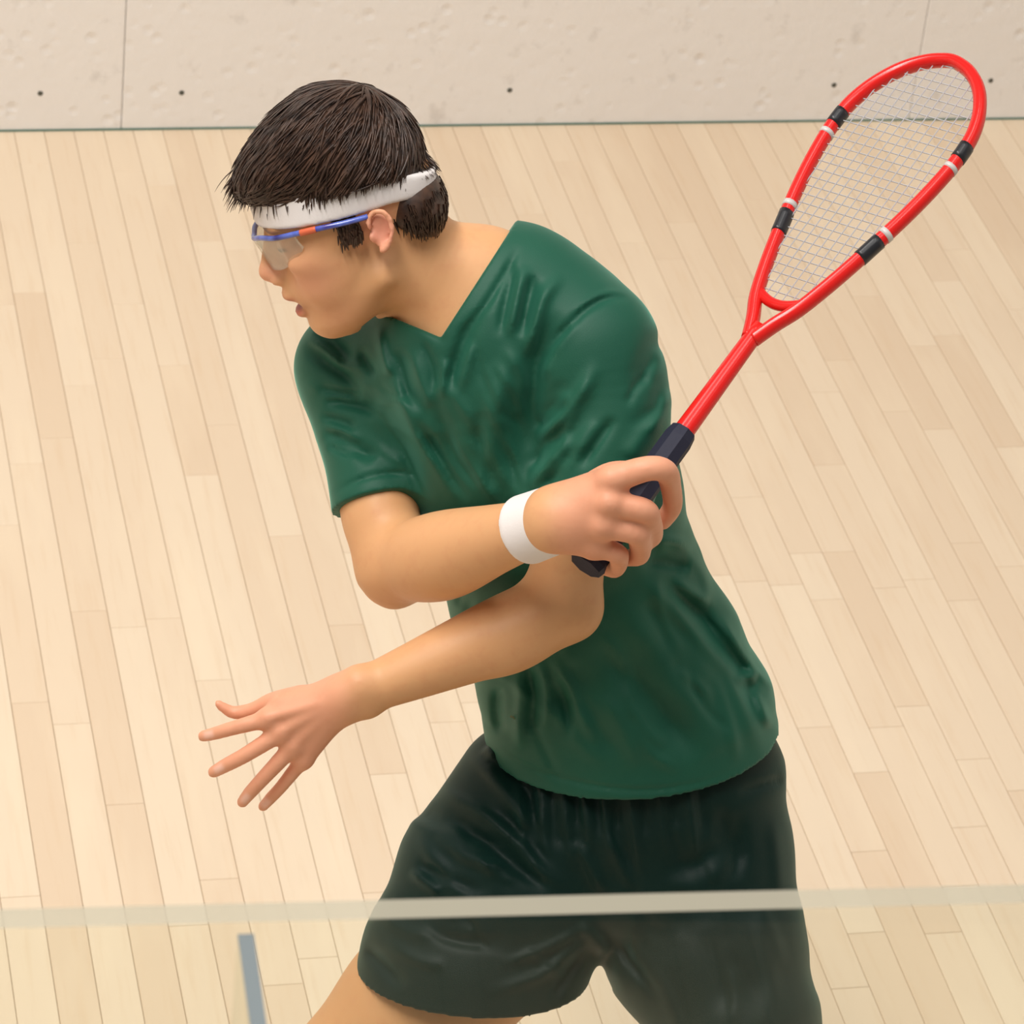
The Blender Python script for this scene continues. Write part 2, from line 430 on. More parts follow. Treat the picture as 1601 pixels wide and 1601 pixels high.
def gbox(s0, s1, t0, t1, z0, z1):
    return [gpt(s0, t0, z0), gpt(s1, t0, z0), gpt(s1, t1, z0), gpt(s0, t1, z0), gpt(s0, t0, z1), gpt(s1, t0, z1), gpt(s1, t1, z1), gpt(s0, t1, z1)]
NOTOP = [f for f in BOXF if f != BOXF[1]]
pane = mesh_obj('glass_pane', gbox(gs - 2.1, gs + 2.4, 0, GT, 0.001, GH - 0.001), NOTOP, MAT_PANE, gwall)
mesh_obj('polished_edge', gbox(gs - 2.1, gs + 2.4, 0, GT, 0.001, GH - 0.001)[4:], [(0, 1, 2, 3)], MAT_EDGE, pane)
# stiffening fin that stands square to the pane on the gallery side
fin = mesh_obj('glass_fin', gbox(gs - 0.004, gs + 0.004, -0.24, -0.003, 0.001, GH - 0.007), NOTOP, MAT_PANE, gwall)
mesh_obj('polished_edge', gbox(gs - 0.004, gs + 0.004, -0.24, -0.003, GH - 0.007, GH - 0.006), BOXF, MAT_SEAL, fin)

#@@PERSON@@
# ------------------------------------------------------------------ the player
Z0 = 3.74                                       # distance of the hips from the camera: a standing body of ordinary size on the floor
TILT = 0.25                                     # the trunk stands nearly upright: mm nearer to the camera per pixel of height
def lean(py): return TILT * (900.0 - np.minimum(py, 1300.0))
def Pt(px, py, d=0.0):
    D = Z0 - (d + lean(py)) / 1000.0
    return np.array([(px - CPX) / FPX * D, -(py - CPX) / FPX * D, -D])
def Rp(r, d=0.0, py=900.0): return r * (Z0 - (d + lean(py)) / 1000.0) / FPX
def C(px, py, d, r): return (Pt(px, py, d), Rp(r, d, py))
def pix(P):
    return CPX + FPX * P[..., 0] / -P[..., 2], CPX - FPX * P[..., 1] / -P[..., 2]

# head frame: f forward, u up, r towards the camera side (mm)
HM = np.array([[-0.941, -0.325, 0.094], [-0.339, 0.892, -0.300], [-0.014, 0.314, 0.949]])
q, _ = np.linalg.qr(HM); HM = q * np.sign((q * HM).sum(0))
HO = Pt(575.5, 340.8, 80); HS = 0.001 * 1.558 * -HO[2] / (FPX / 1000)
def Hd(f, u, r=0.0): return HO + HM @ (np.array([f, u, r]) * HS)
HAX = HM.T
def head_local(P): return (P - HO) @ HM / HS

FACE_T = np.array([  # u, front, back, half width
    (62, 96, -40, 66), (50, 98.5, -40, 68), (34, 100, -30, 69), (16, 96, -10, 68), (0, 93, 0, 67), (-18, 93, 2, 65), (-34, 95, 2, 60),
    (-48, 96.5, 6, 55), (-58, 92, 8, 52), (-70, 90.5, 14, 48), (-82, 88, 26, 42), (-92, 79, 36, 33), (-99, 66, 46, 22), (-103, 62, 46, 14)], float)[::-1]
def face_fn(P):
    q = head_local(P); u = q[..., 1]
    fr = np.interp(u, FACE_T[:, 0], FACE_T[:, 1]); bk = np.interp(u, FACE_T[:, 0], FACE_T[:, 2]); w = np.interp(u, FACE_T[:, 0], FACE_T[:, 3])
    c = (fr + bk) / 2; hd = (fr - bk) / 2
    x = np.abs(q[..., 0] - c) / hd; y = np.abs(q[..., 2]) / w
    k0 = (x ** 2.25 + y ** 2.25 + 1e-9) ** (1 / 2.25)
    d = (k0 - 1) * np.minimum(hd, w)
    ex = np.maximum(np.maximum(u - 62, -103 - u), 0)
    return np.maximum(d, ex) * HS * 0.9
def hell(F, f, u, r, rf, ru, rr, k=4, op='u', tilt=0.0):
    A = HAX
    if tilt:
        c, s = math.cos(tilt), math.sin(tilt); A = np.array([[c, s, 0], [-s, c, 0], [0, 0, 1]]) @ HAX
    F.ell(Hd(f, u, r), A, np.array([rf, ru, rr]) * HS, k * HS, op)
def hcone(F, a, b, ra, rb, k=4, op='u'): F.cone(Hd(*a), Hd(*b), ra * HS, rb * HS, k * HS, op)
SK_C, SK_R = (13, 46, 0), (84, 85, 75)

def build_head(F):
    hell(F, *SK_C, *SK_R, k=6)
    F.add(face_fn, Hd(40, -20, 0), 160 * HS, 12 * HS)
    hell(F, -48, 8, 0, 30, 42, 52, k=20)                       # occiput to nape
    for s in (1, -1):
        hell(F, 88, 33, 27 * s, 11, 6, 25, k=10)               # brow
        hell(F, 66, -8, 50 * s, 22, 12, 13, k=16)              # cheekbone
        hell(F, 46, -34, 42 * s, 34, 30, 17, k=16)             # cheek
        hcone(F, (8, -50, 50 * s), (72, -86, 20 * s), 11, 13, k=16)   # jaw
        hell(F, 101, 9, 31 * s, 14, 9, 15, k=10, op='s')       # eye socket
        hell(F, 82, 9, 31 * s, 12.5, 12, 13, k=3)              # eyeball under lid
        hell(F, 104, -26, 10.5 * s, 9, 6.5, 6.5, k=5)          # nostril wing
        hell(F, 108, -31, 6 * s, 3.2, 2.6, 2.6, k=2, op='s')   # nostril
        # ear
        es = 0.64; eo = (-10.0, 1.0)
        def e2(p): return (eo[0] + (p[0] + 8) * es, eo[1] + p[1] * es)
        hell(F, eo[0], eo[1], 74 * s, 17 * es, 29 * es, 5, k=5, tilt=0.18)
        rim = [(4, 6), (7, 20), (-2, 32), (-16, 33), (-25, 20), (-24, 2), (-16, -14), (-7, -24), (0, -27)]
        F.chain([(Hd(*e2(p), (78 + (5 if p[0] < -10 else 2)) * s), (2.9 if p[1] > -20 else 4.0) * HS) for p in rim], 2.5 * HS, sub=3)
        hell(F, eo[0] + 2, eo[1] + 1, 83 * s, 8, 13, 7, k=4, op='s', tilt=0.15)
        hell(F, 1, -2, 76 * s, 3.4, 5, 4, k=3)                 # tragus
    hell(F, 77, -40, 0, 24, 26, 36, k=12)                      # muzzle
    hell(F, 93, -39, 0, 10, 10, 17, k=8)
    hcone(F, (98, 16, 0), (113, -14, 0), 6.5, 7.5, k=10)       # nose bridge
    hcone(F, (90, 8, 0), (99, -20, 0), 9, 11, k=8)
    hell(F, 112.5, -18, 0, 9.3, 8.5, 9.5, k=6)                   # tip
    hcone(F, (109, -27, 0), (101, -31, 0), 4, 4, k=5)
    hell(F, 99.5, -45, 0, 9, 6, 23, k=5)                      # upper lip
    hell(F, 93.5, -66, 0, 8, 6, 22, k=4)                       # lower lip
    hell(F, 100, -56, 0, 17, 5.0, 22, k=3, op='s')           # open mouth
    hell(F, 80, -84, 0, 12, 12, 20, k=10)                      # chin
    hell(F, 35, -72, 0, 42, 22, 40, k=20)                      # floor of the mouth

def finger(F, pts, k=0.004): F.chain([C(*p) for p in pts], k)
body = Field()
build_head(body)
# neck
body.chain([C(612, 382, 72, 72), C(680, 423, 62, 80), C(745, 465, 50, 102)], 0.03)
body.cone(Pt(612, 405, 112), Pt(700, 500, 100), Rp(15), Rp(16), 0.03)          # neck muscle
body.cone(Pt(622, 480, 50), Pt(690, 515, 55), Rp(20), Rp(26), 0.03)
body.cone(Pt(765, 432, 55), Pt(860, 475, 70), Rp(58), Rp(55), 0.04)
# trunk (under the shirt)
body.econe(Pt(750, 520, 45), Pt(800, 620, 40), (Rp(165), 0.088), (Rp(185), 0.098), 0.03)
body.econe(Pt(800, 620, 40), Pt(895, 915, 15), (Rp(185), 0.098), (Rp(172), 0.092), 0.03)
body.econe(Pt(895, 915, 15), Pt(990, 1180, 0), (Rp(172), 0.092), (Rp(190), 0.100), 0.03)
body.econe(Pt(990, 1180, 0), Pt(1010, 1330, 0), (Rp(190), 0.100), (Rp(190), 0.105), 0.03)
body.chain([C(760, 560, 40, 75), C(560, 585, -15, 56)], 0.04)
body.chain([C(820, 540, 60, 85), C(935, 560, 110, 66)], 0.04)
# racket arm
body.chain([C(556, 590, -10, 48), C(578, 720, 60, 52), C(594, 805, 98, 61), C(617, 884, 128, 54)], 0.02, sub=10)
body.chain([C(617, 886, 130, 53), C(645, 878, 150, 63), C(695, 868, 195, 70), C(770, 844, 250, 55), C(845, 822, 298, 42), C(880, 812, 312, 40)], 0.02, sub=14)
body.chain([C(606, 900, 118, 36), C(616, 922, 132, 22)], 0.02)
# other arm
body.chain([C(938, 560, 108, 62), C(925, 700, 140, 64), C(893, 850, 172, 60), C(880, 940, 188, 54)], 0.02)
body.chain([C(878, 945, 188, 56), C(800, 988, 200, 63), C(735, 1013, 208, 55), C(640, 1052, 222, 44), C(550, 1088, 232, 34)], 0.02, sub=14)
body.chain([C(890, 950, 182, 44), C(904, 962, 186, 22)], 0.02)
body.cone(Pt(560, 1070, 236), Pt(536, 1085, 238), Rp(28), Rp(26), 0.012)
body.cone(Pt(572, 1098, 232), Pt(548, 1104, 232), Rp(24), Rp(22), 0.012)
# open left hand, back of the hand to the camera, thumb up
K = 0.006
for x, y, d in [(418, 1124, 236), (440, 1145, 238), (458, 1167, 236), (474, 1187, 230)]:
    body.cone(Pt(535, 1095, 232), Pt(x, y, d), Rp(25), Rp(15), 0.011)
body.cone(Pt(530, 1088, 230), Pt(440, 1100, 226), Rp(26), Rp(17), 0.014)
finger(body, [(418, 1124, 238, 14), (366, 1138, 240, 11.5), (338, 1146, 234, 10.5), (318, 1151, 226, 9)], K)
finger(body, [(440, 1145, 240, 14.5), (384, 1180, 244, 12.3), (354, 1196, 238, 11.3), (334, 1207, 228, 9.5)], K)
finger(body, [(458, 1167, 238, 14), (414, 1214, 240, 11.8), (392, 1238, 234, 10.8), (379, 1254, 226, 9)], K)
finger(body, [(474, 1187, 230, 12.5), (443, 1226, 226, 10.2), (424, 1247, 218, 9.4), (411, 1261, 210, 8)], K)
finger(body, [(470, 1092, 222, 20), (428, 1096, 214, 14.5), (396, 1109, 208, 11.5), (367, 1114, 206, 10.5), (349, 1106, 206, 8), (341, 1100, 206, 6)], K)
for x, y, d in [(418, 1122, 246), (441, 1143, 248), (459, 1165, 246), (475, 1186, 238)]:    # knuckles and tendons
    body.cone(Pt(x, y, d - 6), Pt(x + 1, y, d - 6), Rp(10), Rp(10), 0.008)
    body.cone(Pt(x, y, d - 1), Pt(535, 1090, 248), Rp(6), Rp(5.5), 0.005)
# right hand closed round the racket handle
for x, y, d in [(958, 752, 322), (950, 788, 330), (940, 822, 328), (928, 852, 316)]:
    body.cone(Pt(868, 815, 312), Pt(x, y, d), Rp(34), Rp(22), 0.014)
body.cone(Pt(868, 800, 305), Pt(945, 760, 300), Rp(36), Rp(26), 0.014)
finger(body, [(952, 752, 324, 23), (1010, 733, 330, 20), (1040, 737, 322, 19), (1049, 762, 292, 16.5), (1051, 792, 272, 15.5), (1036, 814, 262, 14.5)], K)
finger(body, [(950, 788, 332, 21), (1004, 797, 334, 19.5), (1016, 812, 318, 18), (1020, 838, 280, 16), (1002, 848, 262, 14)], K)
finger(body, [(940, 822, 330, 20), (990, 832, 332, 19), (1000, 846, 314, 17.5), (1000, 868, 276, 15.5), (982, 872, 258, 13.5)], K)
finger(body, [(928, 852, 318, 18), (962, 864, 320, 16.5), (968, 876, 302, 15), (962, 890, 268, 13.5), (946, 888, 252, 12)], K)
finger(body, [(890, 790, 292, 26), (945, 745, 262, 19), (980, 736, 244, 16), (1004, 738, 236, 13)], K)
for x, y, d in [(955, 748, 343), (951, 786, 352), (941, 821, 350), (929, 851, 335)]:
    body.cone(Pt(x, y, d - 10), Pt(x + 3, y, d - 10), Rp(13), Rp(12), 0.010)

# legs in world space, feet on the boards
def wc(p): return to_cam(np.asarray(p, float))
hipR, hipL = Pt(905, 1345, 15), Pt(1105, 1350, -10)
kneeR, kneeL = Pt(412, 1800, 0), Pt(1218, 1960, -40)
print('hip world', to_world(hipR), to_world(hipL), 'knee', to_world(kneeR), to_world(kneeL), 'head', to_world(HO))
kR, kL = to_world(kneeR), to_world(kneeL)
ankR_w = np.array([kR[0] - 0.03, kR[1] + 0.04, 0.085]); ankL_w = np.array([kL[0] + 0.13, kL[1] + 0.08, 0.085])
ankR, ankL = wc(ankR_w), wc(ankL_w)
def mixp(a, b, t): return a + (b - a) * t
for hip, knee, ank, vis_th in ((hipR, kneeR, ankR, 1), (hipL, kneeL, ankL, 0)):
    body.cone(hip, mixp(hip, knee, 0.5), 0.084, 0.074 if not vis_th else 0.078, 0.03)
    body.cone(mixp(hip, knee, 0.5), mixp(hip, knee, 0.93), 0.074 if not vis_th else 0.078, 0.056, 0.03)
    body.cone(mixp(hip, knee, 0.93), mixp(knee, ank, 0.06), 0.056, 0.052, 0.03)
    back = RW.T @ np.array([0.0, 0.02, 0.0])
    body.cone(mixp(knee, ank, 0.05), mixp(knee, ank, 0.32) + back, 0.048, 0.056, 0.03)
    body.cone(mixp(knee, ank, 0.32) + back, mixp(knee, ank, 0.85), 0.056, 0.033, 0.03)
    body.cone(mixp(knee, ank, 0.85), ank, 0.033, 0.036, 0.02)
FEET = []
for ank_w, fd in ((ankR_w, nrm([-0.85, -0.45, 0])), (ankL_w, nrm([-0.25, -0.95, 0]))):
    toe = ank_w + np.asarray(fd) * 0.15; toe[2] = 0.045
    heel = ank_w - np.asarray(fd) * 0.03; heel[2] = 0.05
    body.cone(wc(ank_w), wc(toe), 0.036, 0.026, 0.02); body.cone(wc(ank_w), wc(heel), 0.036, 0.03, 0.02)
    FEET.append((ank_w, np.asarray(fd)))
# ---- materials of the player
m = Mat('skin')
at = m.node('ShaderNodeAttribute'); at.attribute_name = 'skin_tone'
sn = m.noise(60, 4, 0.6); sn2 = m.noise(14, 3, 0.5)
cc = m.mix(at.outputs['Color'], srgb(196, 120, 86), m.ramp(sn.outputs[0], [(0.5, (0, 0, 0, 1)), (0.8, (.22, .22, .22, 1))]).outputs[0])
m.color(cc); m.set(Roughness=0.48, Specular_IOR_Level=0.35, Subsurface_Weight=0.12, Subsurface_Radius=(0.012, 0.005, 0.003), Subsurface_Scale=0.6)
m.bump(sn.outputs[0], 0.12, 0.0012); MAT_SKIN = m.m
def cloth(name, lo, hi, rough, sheen, kscale=900, tint=(1, 1, 1, 1), spec=0.3):
    m = Mat(name); n = m.noise(5, 3, 0.5)
    m.color(m.ramp(n.outputs[0], [(0.3, lo), (0.7, hi)]).outputs[0])
    k = m.noise(kscale, 2, 0.5); m.bump(k.outputs[0], 0.25, 0.0006)
    m.set(Roughness=rough, Sheen_Weight=sheen, Sheen_Roughness=0.4, Sheen_Tint=tint, Specular_IOR_Level=spec); return m.m
MAT_SHIRT = cloth('green_jersey', srgb(22, 78, 60), srgb(27, 86, 66), 0.55, 0.5, 900, (0.22, 0.62, 0.48, 1), 0.28)
MAT_SHORTS = cloth('dark_green_jersey', srgb(8, 34, 29), srgb(10, 39, 33), 0.52, 0.35, 900, (0.10, 0.34, 0.28, 1), 0.2)
MAT_TERRY = cloth('white_towelling', srgb(226, 218, 216), srgb(236, 230, 228), 0.9, 0.3, 500)
m = Mat('brown_hair'); hn = m.noise(90, 3, 0.6)
m.color(m.ramp(hn.outputs[0], [(0.3, srgb(38, 23, 16)), (0.72, srgb(84, 59, 45))]).outputs[0]); m.set(Roughness=0.42, Specular_IOR_Level=0.5); MAT_HAIR = m.m
m = Mat('blue_frame'); fn_ = m.noise(28, 2, 0.5)
m.color(m.ramp(fn_.outputs[0], [(0.35, srgb(40, 44, 130)), (0.5, srgb(96, 116, 205)), (0.62, srgb(60, 50, 140))]).outputs[0]); m.set(Roughness=0.2); MAT_FRAME = m.m
m = Mat('orange_flash'); m.set(Base_Color=srgb(214, 104, 70), Roughness=0.3); MAT_FLASH = m.m
MAT_LENS = glass_material('clear_lens', (0.95, 0.95, 0.92, 1), 0.3, 0.11)
m = Mat('white_shoe'); m.set(Base_Color=srgb(225, 225, 222), Roughness=0.5); MAT_SHOE = m.m
m = Mat('rubber_sole'); m.set(Base_Color=srgb(170, 120, 70), Roughness=0.7); MAT_SOLE = m.m

base_w = (to_world(hipR) + to_world(hipL)) / 2
base_w = (np.array([ankR_w, ankL_w]).mean(0)); base_w[2] = 0.0
person = empty('person', base_w)
tag(person, 'player in green v-neck shirt and dark shorts, headband and goggles, swinging a racket', 'person')
def cam_mesh(name, V, F, mat, parent, smooth=True):
    return mesh_obj(name, to_world(V), F, mat, parent, smooth)

V, F = body.mesh(0.0022)
bo = cam_mesh('body', V, F, MAT_SKIN, person)
# skin tone per vertex: redder hands, ears, nose, cheeks, lips
px, py = pix(V); hl = head_local(V)
base = np.array(srgb(218, 164, 116)[:3]); pink = np.array(srgb(234, 160, 136)[:3]); lip = np.array(srgb(180, 76, 70)[:3])
def gs_(d, s): return np.exp(-(d / s) ** 2)
w = np.zeros(len(V))
w = np.maximum(w, 0.6 / (1 + np.exp((px - 545) / 14)) * ((py > 1040) & (py < 1300)))           # left hand
w = np.maximum(w, 0.6 / (1 + np.exp(-(px - 865) / 12)) * ((py > 690) & (py < 905) & (V[:, 2] > -Z0 + 0.235 + lean(py) / 1000)))
hd = np.linalg.norm(hl - np.array([20, 10, 0]), axis=1) < 140
for (f, u, r, s, a) in [(-8, 2, 82, 26, 1.0), (112, -20, 0, 16, 0.8), (70, -22, 48, 30, 0.55), (70, -22, -48, 30, 0.55), (60, -60, 40, 30, 0.25)]:
    w = np.maximum(w, hd * a * gs_(np.linalg.norm(hl - np.array([f, u, r]), axis=1), s))
tone = base + (pink - base) * w[:, None]
wl = hd * np.clip(1.6 * gs_(np.linalg.norm((hl - np.array([100, -48, 0])) / [10, 4.0, 22], axis=1), 1), 0, 1) * 0.8
wl = np.maximum(wl, hd * np.clip(1.6 * gs_(np.linalg.norm((hl - np.array([97, -64, 0])) / [9, 5.5, 21], axis=1), 1), 0, 1) * 0.8)
tone = tone + (lip - tone) * wl[:, None]
inm = hd * gs_(np.linalg.norm((hl - np.array([86, -56, 0])) / [9, 5, 22], axis=1), 1)
tone = tone + (np.array(srgb(110, 30, 30)[:3]) - tone) * np.clip(inm * 1.3, 0, 1)[:, None]
brow = hd * gs_(np.linalg.norm((hl - np.array([96, 34, 28])) / [14, 4, 20], axis=1), 1)
tone = tone + (np.array(srgb(60, 40, 30)[:3]) - tone) * np.clip(brow * 1.2, 0, .85)[:, None]
eye = hd * gs_(np.linalg.norm((hl - np.array([92, 8, 34])) / [8, 2.2, 13], axis=1), 1)
tone = tone + (np.array(srgb(64, 44, 36)[:3]) - tone) * np.clip(eye * 1.2, 0, .8)[:, None]
stub = hd * np.clip((hl[:, 0] < 30) * (hl[:, 0] > -30) * (hl[:, 1] < -5), 0, 1) * 0.0
nail = np.array(srgb(244, 198, 180)[:3])
for nx, ny, tx, ty in [(326, 1149, -1, .25), (342, 1202, -.86, .5), (384, 1249, -.63, .78), (415, 1256, -.68, .73)]:
    a_ = (px - nx) * tx + (py - ny) * ty; b_ = -(px - nx) * ty + (py - ny) * tx
    tone = tone + (nail - tone) * (np.exp(-(a_ / 8) ** 4 - (b_ / 6) ** 4) * 0.8 * (V[:, 2] > -Z0 + 0.2 + (lean(py) + 8) / 1000))[:, None]
at = bo.data.color_attributes.new('skin_tone', 'FLOAT_COLOR', 'POINT')
at.data.foreach_set('color', np.c_[tone, np.ones(len(V))].astype(np.float32).ravel())

# ---- fold relief of the clothes, in millimetres over the photograph's frame
class Folds:
    S = 2.0
    def __init__(s): s.h = np.zeros((900, 900)); s.yy, s.xx = np.mgrid[0:900, 0:900] * s.S
    def stroke(s, pts, amp, wid, wid2=None):
        amp *= 1.35; wid = max(wid, abs(amp) * 1.45)
        P = smooth_path(pts, max(8, len(pts) * 6)); best = np.full(s.h.shape, 1e9); tt = np.zeros(s.h.shape)
        lo = (P.min(0) - 3 * wid) / s.S; hi = (P.max(0) + 3 * wid) / s.S
        x0, y0 = np.maximum(lo.astype(int), 0); x1, y1 = np.minimum(hi.astype(int) + 1, 899)
        if x1 <= x0 or y1 <= y0: return
        X = s.xx[y0:y1, x0:x1]; Y = s.yy[y0:y1, x0:x1]; b = np.full(X.shape, 1e9); t = np.zeros(X.shape); n = len(P) - 1
        for i in range(n):
            a = P[i]; ab = P[i + 1] - a; L2 = ab @ ab + 1e-9
            k = np.clip(((X - a[0]) * ab[0] + (Y - a[1]) * ab[1]) / L2, 0, 1)
            d = np.hypot(X - a[0] - k * ab[0], Y - a[1] - k * ab[1]); m_ = d < b
            b = np.where(m_, d, b); t = np.where(m_, (i + k) / n, t)
        env = np.clip(np.minimum(t, 1 - t) * 3, 0.0, 1); env = env * env * (3 - 2 * env)
        s.h[y0:y1, x0:x1] += amp * env * np.exp(-(b / wid) ** 2)
    def at(s, px, py):
        x = np.clip(px / s.S, 0, 897); y = np.clip(py / s.S, 0, 897); i = x.astype(int); j = y.astype(int); a = x - i; b = y - j
        return (s.h[j, i] * (1 - a) + s.h[j, i + 1] * a) * (1 - b) + (s.h[j + 1, i] * (1 - a) + s.h[j + 1, i + 1] * a) * b

fs = Folds()
for pts, amp, wd in [
    ([(756, 486), (732, 520), (720, 550), (709, 582), (701, 622)], -6, 7), ([(740, 530), (728, 570), (718, 620)], 3, 9), ([(700, 560), (693, 590), (690, 625)], 4, 8),
    ([(618, 542), (630, 575), (639, 612), (654, 646)], -5, 7), ([(611, 590), (626, 624), (641, 660), (662, 701), (690, 739), (724, 792)], 6, 6),
    ([(684, 618), (694, 660), (711, 705), (735, 741), (769, 775)], -6, 9), ([(701, 667), (724, 711), (754, 756), (778, 790)], 4, 6),
    ([(569, 603), (599, 646), (630, 692), (652, 745), (668, 790)], -4, 12), ([(650, 650), (680, 705), (705, 745), (735, 785)], -5, 9),
    ([(473, 537), (503, 563), (539, 586), (569, 607)], -5, 6), ([(492, 607), (535, 614), (569, 620)], -4, 5), ([(500, 617), (535, 622), (560, 628)], 2.5, 4), ([(505, 627), (535, 629), (569, 637), (594, 648)], -5, 5),
    ([(501, 650), (535, 660), (556, 670)], -4, 5), ([(503, 673), (535, 686), (569, 707), (588, 720)], -6, 6), ([(505, 664), (538, 675), (566, 692)], 3, 5), ([(512, 695), (552, 716)], -3, 5),
    ([(492, 516), (520, 537), (552, 567)], -6, 7), ([(480, 522), (510, 548), (540, 572)], 4, 6), ([(560, 545), (590, 590)], -4, 8), ([(590, 510), (600, 560), (612, 590)], 4, 7),
    ([(640, 540), (660, 600), (676, 640)], 3.5, 9), ([(660, 530), (676, 575), (682, 610)], -3, 6),
    ([(822, 412), (809, 470), (796, 530)], 5, 7), ([(834, 425), (824, 478), (813, 530)], -6, 7), ([(880, 428), (850, 465), (834, 520), (826, 560)], 5, 9), ([(806, 408), (792, 470), (780, 530)], -4, 8),
    ([(985, 467), (950, 467), (922, 480), (898, 501), (872, 532), (859, 559)], -3.5, 4), ([(985, 459), (950, 458), (918, 471), (892, 493)], 1.5, 5),
    ([(885, 486), (859, 517), (840, 565), (833, 622), (834, 675), (828, 727), (820, 775)], -9, 9), ([(903, 502), (877, 530), (859, 562), (850, 600)], 4, 5), ([(893, 505), (868, 538), (852, 580)], -4, 4),
    ([(935, 562), (919, 596), (903, 622), (880, 651), (853, 675), (838, 692)], 6, 5), ([(885, 622), (859, 651), (840, 675)], -5, 6), ([(895, 610), (868, 640), (845, 662)], 3, 4),
    ([(901, 672), (872, 706), (845, 738), (830, 768)], 5, 5), ([(885, 664), (853, 701), (833, 735)], -5, 5), ([(937, 656), (911, 690), (885, 722), (862, 752)], 5, 6), ([(905, 695), (875, 735), (850, 768)], -4, 6), ([(962, 650), (935, 690), (905, 735)], -4, 8),
    ([(980, 886), (1029, 925), (1071, 967), (1103, 1006), (1139, 1045), (1155, 1084), (1175, 1136), (1197, 1204)], 7, 8), ([(1006, 886), (1061, 931), (1100, 974), (1126, 1016), (1156, 1058), (1180, 1107), (1196, 1152)], -9, 9),
    ([(1050, 905), (1085, 930), (1110, 945)], 5, 8), ([(1150, 1070), (1168, 1058), (1185, 1062)], 5, 5), ([(1175, 1075), (1192, 1110), (1205, 1140)], 4, 6),
    ([(863, 1022), (889, 1071), (912, 1120), (931, 1165)], 5, 8), ([(840, 1029), (853, 1068), (856, 1113), (850, 1150)], 4, 7), ([(804, 1045), (814, 1087), (811, 1136), (817, 1178)], 5, 7), ([(826, 1040), (834, 1090), (832, 1150)], -4, 7), ([(872, 1060), (886, 1110), (890, 1160)], -5, 9),
    ([(780, 1070), (778, 1110), (785, 1150)], -5, 8), ([(928, 1003), (996, 1071), (1045, 1130), (1093, 1194)], -7, 20), ([(960, 930), (1000, 985), (1050, 1050), (1100, 1120), (1130, 1180)], 5, 24),
    ([(940, 1080), (975, 1140), (1000, 1200)], 4, 16), ([(1085, 858), (1050, 846), (1020, 850)], 6, 9), ([(1080, 892), (1040, 880), (1000, 874)], -6, 8), ([(800, 545), (776, 640), (764, 740)], 4, 16), ([(815, 600), (806, 690), (800, 780)], -6, 18),
    ([(745, 640), (752, 700), (775, 770)], -4, 10), ([(730, 880), (722, 920), (716, 950)], -3, 8), ([(1040, 520), (1010, 560), (990, 620)], -3, 16), ([(1040, 640), (1000, 690), (980, 720)], 3, 14),
    ([(518, 772), (569, 748), (611, 740), (652, 744)], -2.4, 3.4), ([(780, 1160), (812, 1188), (850, 1208), (930, 1228), (1010, 1235), (1100, 1222), (1185, 1188)], -1.5, 3.6),
    ([(814, 380), (790, 427), (756, 482), (714, 532)], -3.4, 4.5), ([(700, 537), (660, 512), (620, 500)], -3, 4.5)]:
    fs.stroke(pts, amp, wd)

FR = np.random.default_rng(21)
def scatter(fm, n, x0, x1, y0, y1, ang, lens, amp, wid):
    for _ in range(n):
        cx, cy = FR.uniform(x0, x1), FR.uniform(y0, y1); a = math.radians(ang + FR.normal() * 12); L = FR.uniform(*lens) / 2; bow = FR.normal() * L * 0.18
        fm.stroke([(cx - L * math.cos(a), cy - L * math.sin(a)), (cx - bow * math.sin(a), cy + bow * math.cos(a)), (cx + L * math.cos(a), cy + L * math.sin(a))], FR.choice((-1, 1)) * FR.uniform(*amp), FR.uniform(*wid))
scatter(fs, 26, 760, 1180, 900, 1180, 58, (70, 170), (1.2, 3.0), (7, 14))
scatter(fs, 14, 650, 820, 560, 780, 66, (60, 140), (1.2, 2.6), (6, 11))
scatter(fs, 12, 840, 1040, 560, 760, 118, (50, 110), (1.0, 2.4), (6, 11))
scatter(fs, 8, 490, 620, 560, 740, 22, (40, 90), (0.8, 1.6), (5, 8))
# ---- shirt
def half(P, p0, n): return (P - p0) @ nrm(n)
def smax(a, b, k):
    h = np.maximum(k - np.abs(a - b), 0) / k; return np.maximum(a, b) + h * h * k / 4
shirt = Field()
TORSO = [((768, 505, 52), 165, 0.098), ((790, 560, 45), 215, 0.112), ((827, 655, 38), 218, 0.121), ((862, 790, 28), 203, 0.119), ((898, 915, 15), 195, 0.114),
         ((955, 1045, 5), 209, 0.119), ((986, 1130, 0), 224, 0.127), ((994, 1200, 0), 230, 0.132), ((1000, 1290, 0), 234, 0.136)]
for (a, wa, da), (b, wb, db) in zip(TORSO[:-1], TORSO[1:]):
    shirt.econe(Pt(*a), Pt(*b), (Rp(wa, a[2], a[1]), da), (Rp(wb, b[2], b[1]), db), 0.016)
shirt.chain([C(700, 540, 45, 100), C(556, 580, -10, 82)], 0.05)
shirt.chain([C(742, 470, 48, 92), C(840, 480, 70, 92), C(925, 545, 105, 92)], 0.05)
shirt.cone(Pt(735, 455, 45), Pt(800, 440, 52), Rp(95), Rp(78), 0.03)
shirt.chain([C(640, 610, 20, 72), C(670, 700, 20, 70), C(712, 800, 22, 70)], 0.03)
shirt.cone(Pt(650, 548, 25), Pt(560, 562, -10), Rp(66), Rp(72), 0.03)
slvR, slvL = Field(), Field()
slvR.chain([C(548, 576, -13, 80), C(562, 650, 20, 76), C(580, 720, 58, 73), C(592, 800, 95, 73), C(598, 850, 110, 74)], 0.01)
slvL.chain([C(930, 545, 106, 92), C(945, 620, 120, 102), C(940, 700, 138, 104), C(925, 770, 155, 98), C(908, 860, 168, 94)], 0.01)
